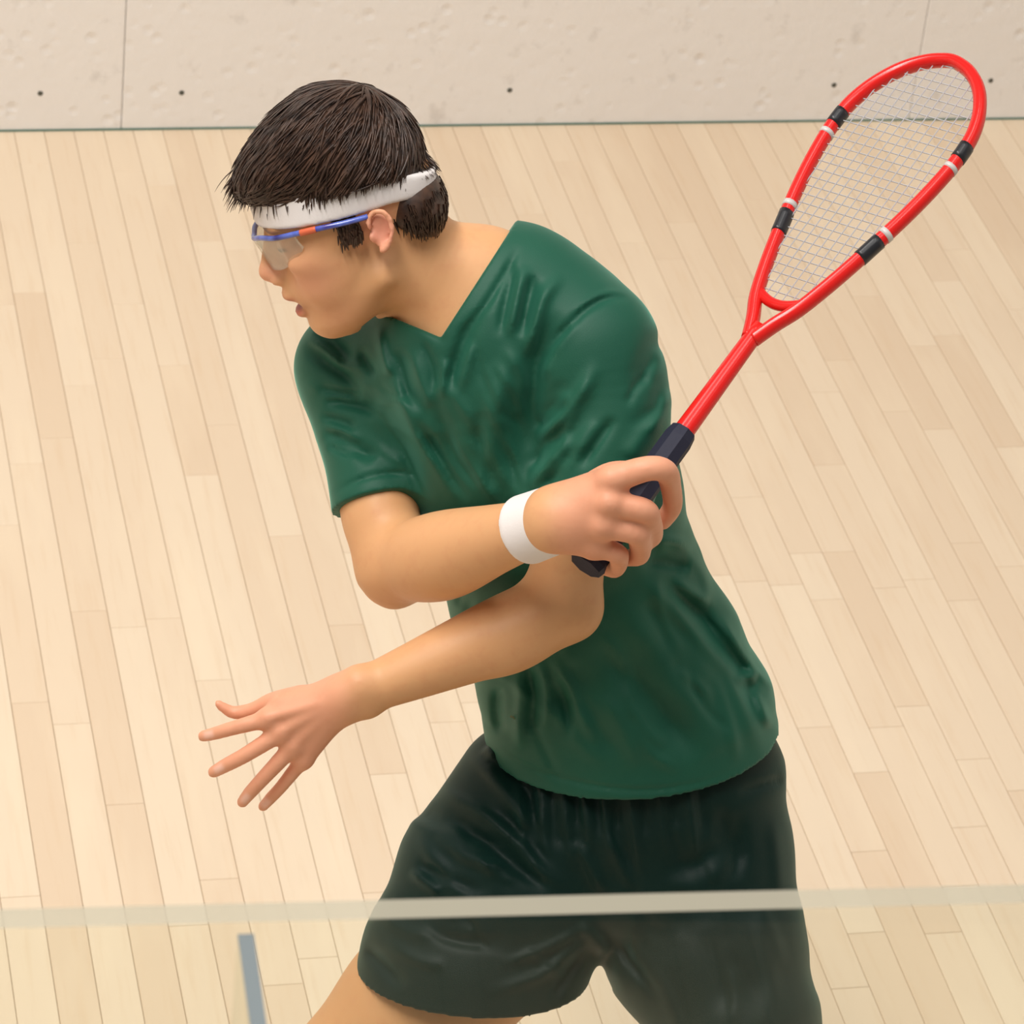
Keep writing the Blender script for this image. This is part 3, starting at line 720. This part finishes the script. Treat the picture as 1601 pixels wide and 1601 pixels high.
axR = nrm(Pt(606, 860, 118) - Pt(570, 690, 45)); axL = nrm(Pt(893, 880, 175) - Pt(930, 690, 135))
shirt.cone(Pt(1040, 850, 20), Pt(1068, 868, 5), Rp(18), Rp(15), 0.015)
hem_c = Pt(990, 1144, 0); hem_n = -np.cross(nrm([1, 0.06, 0]), nrm([0, -0.066, 0.130])); hem_n *= np.sign(-hem_n[1])
neck_c = Pt(740, 448, 50); neck_n = nrm(np.array([-0.80, 0.52, 0.05])); 
vee_n = nrm([0.40, 0.90, 0.0])
def smin(a, b, k):
    h = np.maximum(k - np.abs(a - b), 0) / k; return np.minimum(a, b) - h * h * k / 4
TH = 0.011
SLV = ((slvR, Pt(590, 787, 92), axR), (slvL, Pt(912, 830, 160), axL))
def shirt_post(P, D, C_, rad):
    px, py = pix(P); d = P[..., 2] + Z0 - lean(py) / 1000
    fo = fs.at(px, py) * 0.001 * np.clip((d + 0.02) / 0.05, 0, 1)
    Do = D; inner = D - fo + TH
    for F_, c, ax in SLV:
        ds = F_.eval(P, C_, rad); h = (P - c) @ ax
        Do = smin(Do, np.maximum(ds, h + fo), 0.022)
        inner = np.minimum(inner, np.maximum(ds - fo + TH, h - 0.004))
    D = np.maximum(Do - fo, -inner)
    D = np.maximum(D, half(P, hem_c, hem_n))
    # neck opening
    q = P - neck_c; h = q @ neck_n; rd = np.linalg.norm(q - h[..., None] * neck_n, axis=-1)
    h2 = (P - Pt(690, 527, 150)) @ vee_n
    return np.maximum(D, np.minimum(np.minimum(h, h2), 0.13 - rd))
shirt.post = shirt_post
V, F = shirt.mesh(0.0022, lo=np.array([*Pt(420, 1330, -170)[:2], -Z0 - 0.28]), hi=np.array([*Pt(1300, 335, -100)[:2], -Z0 + 0.36]))
so = cam_mesh('shirt', V, F, MAT_SHIRT, person); so['label'] = 'dark green short-sleeved v-neck sports shirt'

lx, ly = pix(V); near = np.where(np.hypot(lx - 798, ly - 1122) < 5)[0]; vi = near[np.argmax(V[near, 2])]
m = Mat('pale_print'); m.set(Base_Color=srgb(150, 160, 120), Roughness=0.6)
c0 = V[vi] + np.array([0, 0, 0.0015]); e1 = nrm([0.9, -0.45, 0.0]); e2 = nrm([0.45, 0.9, -0.25])
mk = np.array([c0 + e1 * a + e2 * b + np.array([0, 0, z]) for z in (0.0, 0.0012) for a, b in ((-.0035, -.001), (.0035, -.001), (.0035, .001), (-.0035, .001))])
mesh_obj('printed_mark', to_world(mk), BOXF, m.m, so)
# ---- shorts
ff = Folds()
for pts, amp, wd in [
    ([(732, 1178), (774, 1220), (816, 1278), (828, 1302)], 5, 8), ([(774, 1189), (816, 1226), (838, 1275)], -7, 9), ([(760, 1165), (775, 1185)], 5, 6),
    ([(685, 1231), (742, 1262), (805, 1315), (847, 1362), (889, 1388)], 5, 9), ([(690, 1273), (753, 1315), (816, 1362), (860, 1395)], -6, 10), ([(679, 1304), (732, 1341), (805, 1362)], 5, 9), ([(650, 1345), (700, 1375), (770, 1400)], -5, 9), ([(640, 1360), (690, 1400)], 4, 8),
    ([(926, 1462), (880, 1500), (847, 1525), (753, 1556)], 5, 8), ([(915, 1450), (860, 1480), (780, 1510)], 4, 8), ([(920, 1475), (880, 1530), (860, 1565)], -5, 8), ([(905, 1440), (930, 1470), (950, 1492)], 5, 7), ([(940, 1440), (985, 1500), (1040, 1570)], -4, 10),
    ([(900, 1310), (925, 1360), (945, 1400)], 5, 8), ([(947, 1300), (970, 1350), (990, 1395)], 4, 8), ([(1030, 1362), (1090, 1348), (1150, 1312)], -2, 16), ([(1036, 1388), (1100, 1376), (1160, 1338)], 1.5, 15), ([(1150, 1260), (1155, 1330), (1140, 1380)], -3, 12),
    ([(600, 1470), (650, 1500), (700, 1510)], 3, 9), ([(660, 1450), (720, 1470), (800, 1470)], -3, 10), ([(1180, 1420), (1200, 1500), (1215, 1590)], 3, 14), ([(1100, 1450), (1120, 1520), (1140, 1590)], -3, 16),
    ([(1150, 1240), (1200, 1225), (1230, 1215)], -3, 8)]:
    ff.stroke(pts, amp, wd)
for k, x in enumerate((815, 847, 884, 916, 947, 989, 1036, 1080)):
    ff.stroke([(x - 5, 1215 + 5 * (k % 2)), (x, 1275), (x + 8 + 3 * (k % 3), 1340 + 16 * (k % 3))], 3.2, 6); ff.stroke([(x + 14, 1215), (x + 22, 1300 + 12 * (k % 2))], -2.6, 6)
scatter(ff, 22, 600, 860, 1240, 1540, 38, (70, 160), (1.2, 3.0), (7, 13))
scatter(ff, 18, 900, 1240, 1280, 1590, 72, (70, 170), (1.0, 2.4), (8, 15))
shorts = Field()
for (a, wa, da), (b, wb, db) in zip([((985, 1130, 0), 196, 0.104), ((1005, 1230, 0), 218, 0.118)], [((1005, 1230, 0), 218, 0.118), ((1020, 1340, 0), 214, 0.124)]):
    shorts.econe(Pt(*a), Pt(*b), (Rp(wa, a[2], a[1]), da), (Rp(wb, b[2], b[1]), db), 0.02)
LEGR = [((872, 1270, 10), 172, 0.108), ((790, 1390, 22), 172, 0.108), ((740, 1510, 22), 172, 0.108), ((712, 1600, 20), 176, 0.108)]
LEGL = [((1085, 1330, -5), 150, 0.112), ((1106, 1490, 10), 153, 0.108), ((1155, 1600, 20), 124, 0.105), ((1182, 1720, 26), 118, 0.10), ((1195, 1800, 30), 118, 0.10)]
for LG in (LEGR, LEGL):
    for (a, wa, da), (b, wb, db) in zip(LG[:-1], LG[1:]):
        shorts.econe(Pt(*a), Pt(*b), (Rp(wa, a[2], a[1]), da), (Rp(wb, b[2], b[1]), db), 0.02)
hemR_c = Pt(738, 1520, 20); hemR_n = nrm(np.cross(nrm(Pt(918, 1560, 20) - Pt(558, 1524, 10)), nrm([0, -0.30, 1.0])))
hemR_n *= np.sign(-hemR_n[1])
hemL_c = Pt(1188, 1740, 28); hemL_n = nrm(kneeL - hipL)
def shorts_post(P, D, C_, rad):
    px, py = pix(P); d = P[..., 2] + Z0 - lean(py) / 1000
    D = D - ff.at(px, py) * 0.001 * np.clip((d + 0.01) / 0.05, 0, 1)
    D = np.maximum(D, -(D + 0.010))
    hr = half(P, hemR_c, hemR_n); hl_ = half(P, hemL_c, hemL_n)
    D = np.where((px < 955) & (py > 1400), np.maximum(D, hr), D)
    D = np.maximum(D, np.where(px > 955, hl_, -1))
    D = np.maximum(D, half(P, Pt(985, 1090, 0), [0.0, 1.0, 0.0]))
    return D
shorts.post = shorts_post
V, F = shorts.mesh(0.0026)
sh = cam_mesh('shorts', V, F, MAT_SHORTS, person); sh['label'] = 'very dark green loose sports shorts'

# ---- headband, wristband
hb = Field(); hell(hb, *SK_C, *SK_R, k=6); hb.add(face_fn, Hd(40, -20, 0), 160 * HS, 12 * HS)
def band_mid(f): return np.where(f > -25, 41 + 0.10 * f, 38.5 + 0.36 * (f + 25))
def hb_post(P, D, C_, rad):
    q = head_local(P); hw = np.where(q[..., 0] > -25, 17.0, 17.0 + 0.14 * (q[..., 0] + 25))
    D = smax(D - 0.0055 - 0.006 * np.clip((-q[..., 0] - 30) / 30, 0, 1), (np.abs(q[..., 1] - band_mid(q[..., 0])) - hw) * HS, 0.003)
    return np.maximum(D, -(D + 0.0045)) if False else D
hb.post = hb_post
V, F = hb.mesh(0.0022)
cam_mesh('headband', V, F, MAT_TERRY, person)['label'] = 'white towelling headband'
wb = Field(); wa_, wb_ = Pt(815, 831, 278), Pt(884, 806, 312); wax = nrm(wb_ - wa_)
wb.cone(wa_, wb_, Rp(56, 290), Rp(53, 300), 0.01)
def wb_post(P, D, C_, rad):
    h = (P - (wa_ + wb_) / 2) @ wax
    return smax(D, np.abs(h) - np.linalg.norm(wb_ - wa_) / 2 * 0.98, 0.008)
wb.post = wb_post
V, F = wb.mesh(0.0022)
cam_mesh('wristband', V, F, MAT_TERRY, person)['label'] = 'white towelling wristband on the racket arm'

# ---- hair: a cap of clumped short strands combed forward over the band
hair = Field()
hell(hair, 6, 64, 0, 81, 78, 84, k=10); hell(hair, 62, 82, 0, 52, 30, 66, k=26, tilt=-0.25)
hell(hair, -44, 4, 0, 38, 48, 62, k=4)
for s in (1, -1): hell(hair, 22, 14, 66 * s, 17, 24, 8, k=6)
def cut_u(f): return np.where(f > -25, 56 + 0.02 * f, 52 + 0.42 * (f + 25))
def hair_post(P, D, C_, rad):
    q = head_local(P); f, u = q[..., 0], q[..., 1]
    top = np.maximum(D, (cut_u(f) - u) * HS)
    low = np.maximum(D, np.maximum(np.maximum((f + 12), (16 + 0.92 * f - u) * 0.75), u - band_mid(f) + np.where(f > -25, 10.0, 8.0 + 0.14 * (f + 25))) * HS)
    side = np.maximum(D, np.maximum(np.maximum(np.abs(f - 20) - 12, u - 36), -5 - u + 0.3 * (f - 20)) * HS)
    return np.minimum(top, np.minimum(low, side))
hair.post = hair_post
HV, HF = hair.mesh(0.0025)
SV, SF, NSV = [], [], [0]
def strand(path, r0, r1):
    n = len(path); P = np.array(path); k0 = NSV[0]; NSV[0] += 3 * n
    T = np.gradient(P, axis=0); T /= np.linalg.norm(T, axis=1)[:, None] + 1e-9
    nr = P - np.array([5, 55, 0]); U = np.cross(T, nr); U /= np.linalg.norm(U, axis=1)[:, None] + 1e-9; N = np.cross(U, T)
    rr = np.linspace(1, 0, n) ** 0.6 * (r0 - r1) + r1; ring = []
    for a in (0.5, 2.6, 4.71): ring.append(P + U * (np.cos(a) * rr * 1.5)[:, None] + N * (np.sin(a) * rr * 0.8)[:, None])
    V_ = np.stack(ring, 1).reshape(-1, 3); SV.append(V_)
    for i in range(n - 1):
        for j in range(3): SF.append((k0 + i * 3 + j, k0 + i * 3 + (j + 1) % 3, k0 + (i + 1) * 3 + (j + 1) % 3, k0 + (i + 1) * 3 + j))
crown = np.array([-38, 132, -8.0])
hair.post = None
def hair_d(Q):                              # distance to the hair volume in mm, Q in head coordinates
    P = HO + (Q * HS) @ HM.T; return hair.eval(P[:, None, :], P, 0.0)[:, 0] / HS
def hair_g(Q):
    g = np.stack([hair_d(Q + e) - hair_d(Q - e) for e in np.eye(3) * 0.8], 1); return g / (np.linalg.norm(g, axis=1)[:, None] + 1e-9)
hl_ = head_local(HV); cand = np.where((hl_[:, 1] > cut_u(hl_[:, 0]) + 5))[0]
Q = hl_[RNG.choice(cand, 4200)] + RNG.normal(size=(4200, 3)) * 0.8
G = Q - crown; G /= np.linalg.norm(G, axis=1)[:, None] + 1e-6
tuft = np.sin(Q[:, 0:1] * 0.12 + 1.3) * np.sin(Q[:, 2:3] * 0.13 + 0.5) * 0.45 + np.sin(Q[:, 0:1] * 0.27 + Q[:, 2:3] * 0.21) * 0.25
G = G + np.array([0.8, -0.12, 0]) * (0.35 + 0.65 * (Q[:, 0:1] > -40)) + tuft * np.array([0, 0, 1.0]) + RNG.normal(size=G.shape) * 0.2
lift = RNG.uniform(0.5, 5.5, len(Q)) + 2.5 * tuft[:, 0]; Ls = RNG.uniform(4.5, 8.5, len(Q)); paths = []; alive = np.ones(len(Q), bool); lens_ = np.zeros(len(Q), int)
for k in range(8):
    g = hair_g(Q); Q = Q - g * (hair_d(Q) - 0.3 - lift * k / 7)[:, None]; paths.append(Q.copy()); lens_ += alive
    t = G - (G * g).sum(1)[:, None] * g; t /= np.linalg.norm(t, axis=1)[:, None] + 1e-9
    Q = Q + t * Ls[:, None]; alive &= Q[:, 1] > cut_u(Q[:, 0]) - 8
paths = np.array(paths)
for i in range(paths.shape[1]):
    if lens_[i] > 3: strand(paths[:lens_[i], i], RNG.uniform(1.0, 2.4), 0.15)
for k in range(520):                       # fringe hanging over the band
    r = RNG.uniform(-60, 68); f0 = 92 - 0.0075 * r * r + RNG.uniform(-8, 8); u0 = RNG.uniform(74, 96)
    p = np.array([f0, u0, r * 0.95]); path = []
    d = nrm(np.array([1.0 - abs(r) / 110, -0.30 - abs(r) / 120 + RNG.normal() * 0.12, 0.10 * np.sign(r) + RNG.normal() * 0.12])); L = RNG.uniform(4.0, 7.2) * (1 - abs(r) / 260)
    for q in range(7):
        path.append(p.copy()); p = p + d * L; d = nrm(d + np.array([-0.03, -0.10, 0]))
    strand(path, RNG.uniform(0.9, 1.8), 0.15)
for k in range(900):                       # ragged lower edge at the side and back
    a = RNG.uniform(0.0, 1.0); sgn = 1 if RNG.random() < 0.6 else -1
    th = a * 2.6; f0 = 5 + 82 * math.cos(th); r0 = sgn * 79 * math.sin(th)
    u0 = float(cut_u(np.array(f0))) + RNG.uniform(0, 10); c_ = math.sqrt(max(0.05, 1 - ((u0 - 64) / 78) ** 2)); p = np.array([5 + (f0 - 5) * c_, u0, r0 * c_]) * [1.05, 1, 1.075]
    d = nrm(np.array([0.35, -1, 0.10 * sgn + RNG.normal() * 0.1])); path = []; L = RNG.uniform(1.2, 4.2)
    for q in range(5): path.append(p.copy()); p = p + d * L
    strand(path, RNG.uniform(0.7, 1.5), 0.15)
for k in range(160):                       # sideburns
    sg = 1 if k % 2 else -1; p = np.array([20 + RNG.uniform(-12, 12), RNG.uniform(2, 38), 74.0 * sg]); path = []
    d = nrm(np.array([0.15 + RNG.normal() * 0.15, -1, -0.05 * sg]))
    for q in range(5): path.append(p.copy()); p = p + d * 2.6
    strand(path, RNG.uniform(0.8, 1.4), 0.15)
for k in range(900):                       # nape
    v = nrm(RNG.normal(size=3)); p = np.array([-44, 4, 0]) + np.array([38, 48, 62]) * v
    if p[0] > -20 or p[1] > 14 or p[1] < 18 + 0.92 * p[0]: continue
    d = nrm(np.array([0.1, -1, 0]) + RNG.normal(size=3) * 0.15); d = d - (d @ v) * v * 0.9; path = []
    for q in range(5): path.append(p.copy() + v * 0.8); p = p + d * 3
    strand(path, RNG.uniform(0.9, 1.6), 0.15)
SVc = HO + (np.concatenate(SV) * HS) @ HM.T
allV = np.concatenate([HV, SVc]); allF = np.concatenate([HF, np.array(SF) + len(HV)])
ho = cam_mesh('hair', allV, allF, MAT_HAIR, person); ho['label'] = 'short dark brown hair combed forward'

# ---- protective goggles
gog = empty('goggles', to_world(Hd(100, 20, 0))); gog.parent = person; gog.matrix_parent_inverse = person.matrix_world.inverted(); gog['label'] = 'clear sports goggles with a blue frame'
def hpath(pts, n): return np.array([to_world(Hd(*p)) for p in smooth_path(pts, n)])
RIM = [(-2, 20, 79), (20, 22, 79.5), (48, 25, 77), (72, 26, 68), (92, 25, 52), (106, 25, 30), (113, 22, 10), (114, 21, 0), (113, 22, -10), (110, 25, -30), (100, 26, -52), (72, 26, -68), (48, 25, -77), (20, 22, -79.5), (-2, 20, -79)]
V, F = tube(hpath(RIM, 70), 0.0027, 8); mesh_obj('frame', V, F, MAT_FRAME, gog, True)
V, F = tube(hpath([(50, 25.2, 76.6), (58, 25.6, 74.4), (66, 25.9, 71.5)], 10), 0.0032, 8); mesh_obj('temple_flash', V, F, MAT_FLASH, gog, True)
lens_top = smooth_path(RIM[3:12], 48); LV = []
for p in lens_top:
    r = p[2]; drop = 36 * max(0, 1 - (abs(abs(r) - 32) / 40) ** 2) ** 0.5 * (0.35 + 0.65 * min(1, abs(r) / 22)); drop = max(drop, 4)
    for t in np.linspace(0, 1, 7): LV.append(Hd(p[0] - 4 * t * t - 0.5, p[1] - drop * t, r * (1 - 0.03 * t)))
LF = [(i * 7 + j, i * 7 + j + 1, (i + 1) * 7 + j + 1, (i + 1) * 7 + j) for i in range(47) for j in range(6)]
lo_ = mesh_obj('lens', to_world(np.array(LV)), np.array(LF), MAT_LENS, gog, True)
sm = lo_.modifiers.new('thickness', 'SOLIDIFY'); sm.thickness = 0.0018

# ---- socks and shoes (below the frame)
for k, (aw, fd) in enumerate(FEET):
    sf = Field(); toe = aw + fd * 0.165; heel = aw - fd * 0.045
    sf.cone(wc([heel[0], heel[1], 0.05]), wc([aw[0] + fd[0] * 0.05, aw[1] + fd[1] * 0.05, 0.055]), 0.042, 0.048, 0.02)
    sf.cone(wc([aw[0] + fd[0] * 0.05, aw[1] + fd[1] * 0.05, 0.055]), wc([toe[0], toe[1], 0.04]), 0.048, 0.040, 0.02)
    sf.cone(wc(aw), wc([aw[0], aw[1], 0.11]), 0.044, 0.042, 0.02)
    def sp(P, D, C_, rad):
        z = (P @ RW.T)[..., 2] + CAMH
        return np.maximum(np.maximum(D, 0.018 - z), z - 0.115)
    sf.post = sp
    V, F = sf.mesh(0.004); shoe = cam_mesh('shoe', V, F, MAT_SHOE, person)
    pr = []
    lat = np.array([-fd[1], fd[0], 0])
    for t in np.linspace(0, 2 * np.pi, 28, endpoint=False):
        x = math.cos(t); pr.append(aw + fd * (0.06 + 0.148 * x) + lat * (0.043 + 0.006 * x) * math.sin(t))
    V = [(p[0], p[1], 0.0005) for p in pr] + [(p[0], p[1], 0.022) for p in pr]
    F = [(i, (i + 1) % 28, 28 + (i + 1) % 28, 28 + i) for i in range(28)] + [tuple(range(27, -1, -1)), tuple(range(28, 56))]
    mesh_obj('sole', V, F, MAT_SOLE, shoe)
    ka, kk = (ankR, kneeR) if k == 0 else (ankL, kneeL)
    V, F = tube(np.array([to_world(mixp(ka, kk, t)) for t in np.linspace(0.02, 0.34, 10)]), np.linspace(0.042, 0.052, 10), 20); mesh_obj('sock', V, F, MAT_TERRY, person, True)

# ------------------------------------------------------------------ racket
m = Mat('racket_red'); m.set(Base_Color=srgb(226, 30, 26), Roughness=0.25); MAT_RED = m.m
m = Mat('racket_black'); m.set(Base_Color=srgb(34, 34, 38), Roughness=0.35); MAT_BLK = m.m
m = Mat('racket_silver'); m.set(Base_Color=srgb(206, 200, 196), Roughness=0.3); MAT_SIL = m.m
m = Mat('grip_tape'); gn = m.noise(200, 2, 0.5); m.set(Base_Color=srgb(24, 26, 48), Roughness=0.7); m.bump(gn.outputs[0], 0.3, 0.001); MAT_GRIP = m.m
m = Mat('string_nylon'); m.set(Base_Color=srgb(176, 174, 176), Roughness=0.4); MAT_STR = m.m
RB, RT = Pt(915, 886, 288), Pt(1490, 96, -130)
RL = np.linalg.norm(RT - RB); RA = (RT - RB) / RL
W0 = np.array([0.93, -0.36, 0.0]); W0[2] = -(RA @ W0) / RA[2]; RWd = nrm(W0); RN = np.cross(RA, RWd)
print('racket length', RL, RA, RWd)
HWT = np.array([(0.435, 4), (0.47, 17), (0.505, 33), (0.55, 47), (0.60, 60), (0.64, 69), (0.70, 82), (0.76, 92), (0.82, 98), (0.87, 97), (0.91, 88), (0.945, 72), (0.97, 54), (0.988, 33), (0.997, 14), (1.0, 0)])
PXW = 1.0 / (FPX / -(RB + RT)[2] * 2) / np.hypot(RWd[0], RWd[1])
def rpt(t, w, n=0.0): return to_world(RB + RA * (RL * t) + RWd * w + RN * n)
racket = empty('squash_racket', rpt(0, 0)); tag(racket, "red squash racket held in the player's hand, head raised to the right", 'racket')
left = [rpt(t, -w * PXW) for t, w in HWT]; right = [rpt(t, w * PXW) for t, w in HWT[-2::-1]]
outline = smooth_path(np.array(left + right), 220)
nW = RW @ RN
V, F = tube(outline, 0.0068, 12, squash=(nW, 1.25)); fr = mesh_obj('frame', V, F, MAT_RED, racket, True)
hw_at = lambda t: float(np.interp(t, HWT[:, 0], HWT[:, 1])) * PXW
br = [rpt(0.523 - 0.020 * math.cos(a), hw_at(0.507) * s) for s, a in [(x, x * 1.2) for x in np.linspace(-1, 1, 15)]]
V, F = tube(np.array(br), 0.0055, 10); mesh_obj('throat_bridge', V, F, MAT_RED, racket, True)
V, F = tube(np.array([rpt(t, 0) for t in np.linspace(0.235, 0.46, 16)]), np.linspace(0.0105, 0.0085, 16), 14); mesh_obj('shaft', V, F, MAT_RED, racket, True)
V, F = tube(np.array([rpt(t, 0) for t in (0.0, 0.01, 0.02, 0.12, 0.24, 0.256)]), [0.0165, 0.0185, 0.0165, 0.0150, 0.0148, 0.013], 8); mesh_obj('grip', V, F, MAT_GRIP, racket)
ot = (outline - rpt(0, 0)) @ (RW @ RA) / RL; ow = (outline - rpt(0, 0)) @ (RW @ RWd)
def rim_part(sg, t0, t1): return outline[(ot > t0) & (ot < t1) & (ow * sg > 0)]
for sg in (-1, 1):
    for t0, t1, mt in ((0.62, 0.665, MAT_BLK), (0.825, 0.865, MAT_BLK), (0.666, 0.684, MAT_SIL), (0.806, 0.824, MAT_SIL)):
        V, F = tube(rim_part(sg, t0, t1), 0.0073, 12, squash=(nW, 1.25)); mesh_obj('frame_decal', V, F, mt, racket, True)
STV, STF = [], []
def add_string(a, b, r=0.00065):
    V, F = tube(np.array([a, b]), r, 5); k = sum(len(v) for v in STV); STV.append(V); STF.extend([tuple(i + k for i in f) for f in F])
wmax = 98 * PXW; lo_t = 0.523 - 0.020 * math.cos(0)
for w in np.arange(-wmax + 0.005, wmax, 0.0105):
    ts = [t for t in np.linspace(0.51, 0.999, 400) if hw_at(t) > abs(w)]
    if len(ts) > 3: add_string(rpt(ts[0], w), rpt(ts[-1], w))
for t in np.arange(0.525, 0.99, 0.0105 / RL):
    add_string(rpt(t, -hw_at(t), 0.0008), rpt(t, hw_at(t), 0.0008))
so_ = mesh_obj('string_bed', np.concatenate(STV), STF, MAT_STR, racket); tag(so_, kind='stuff')
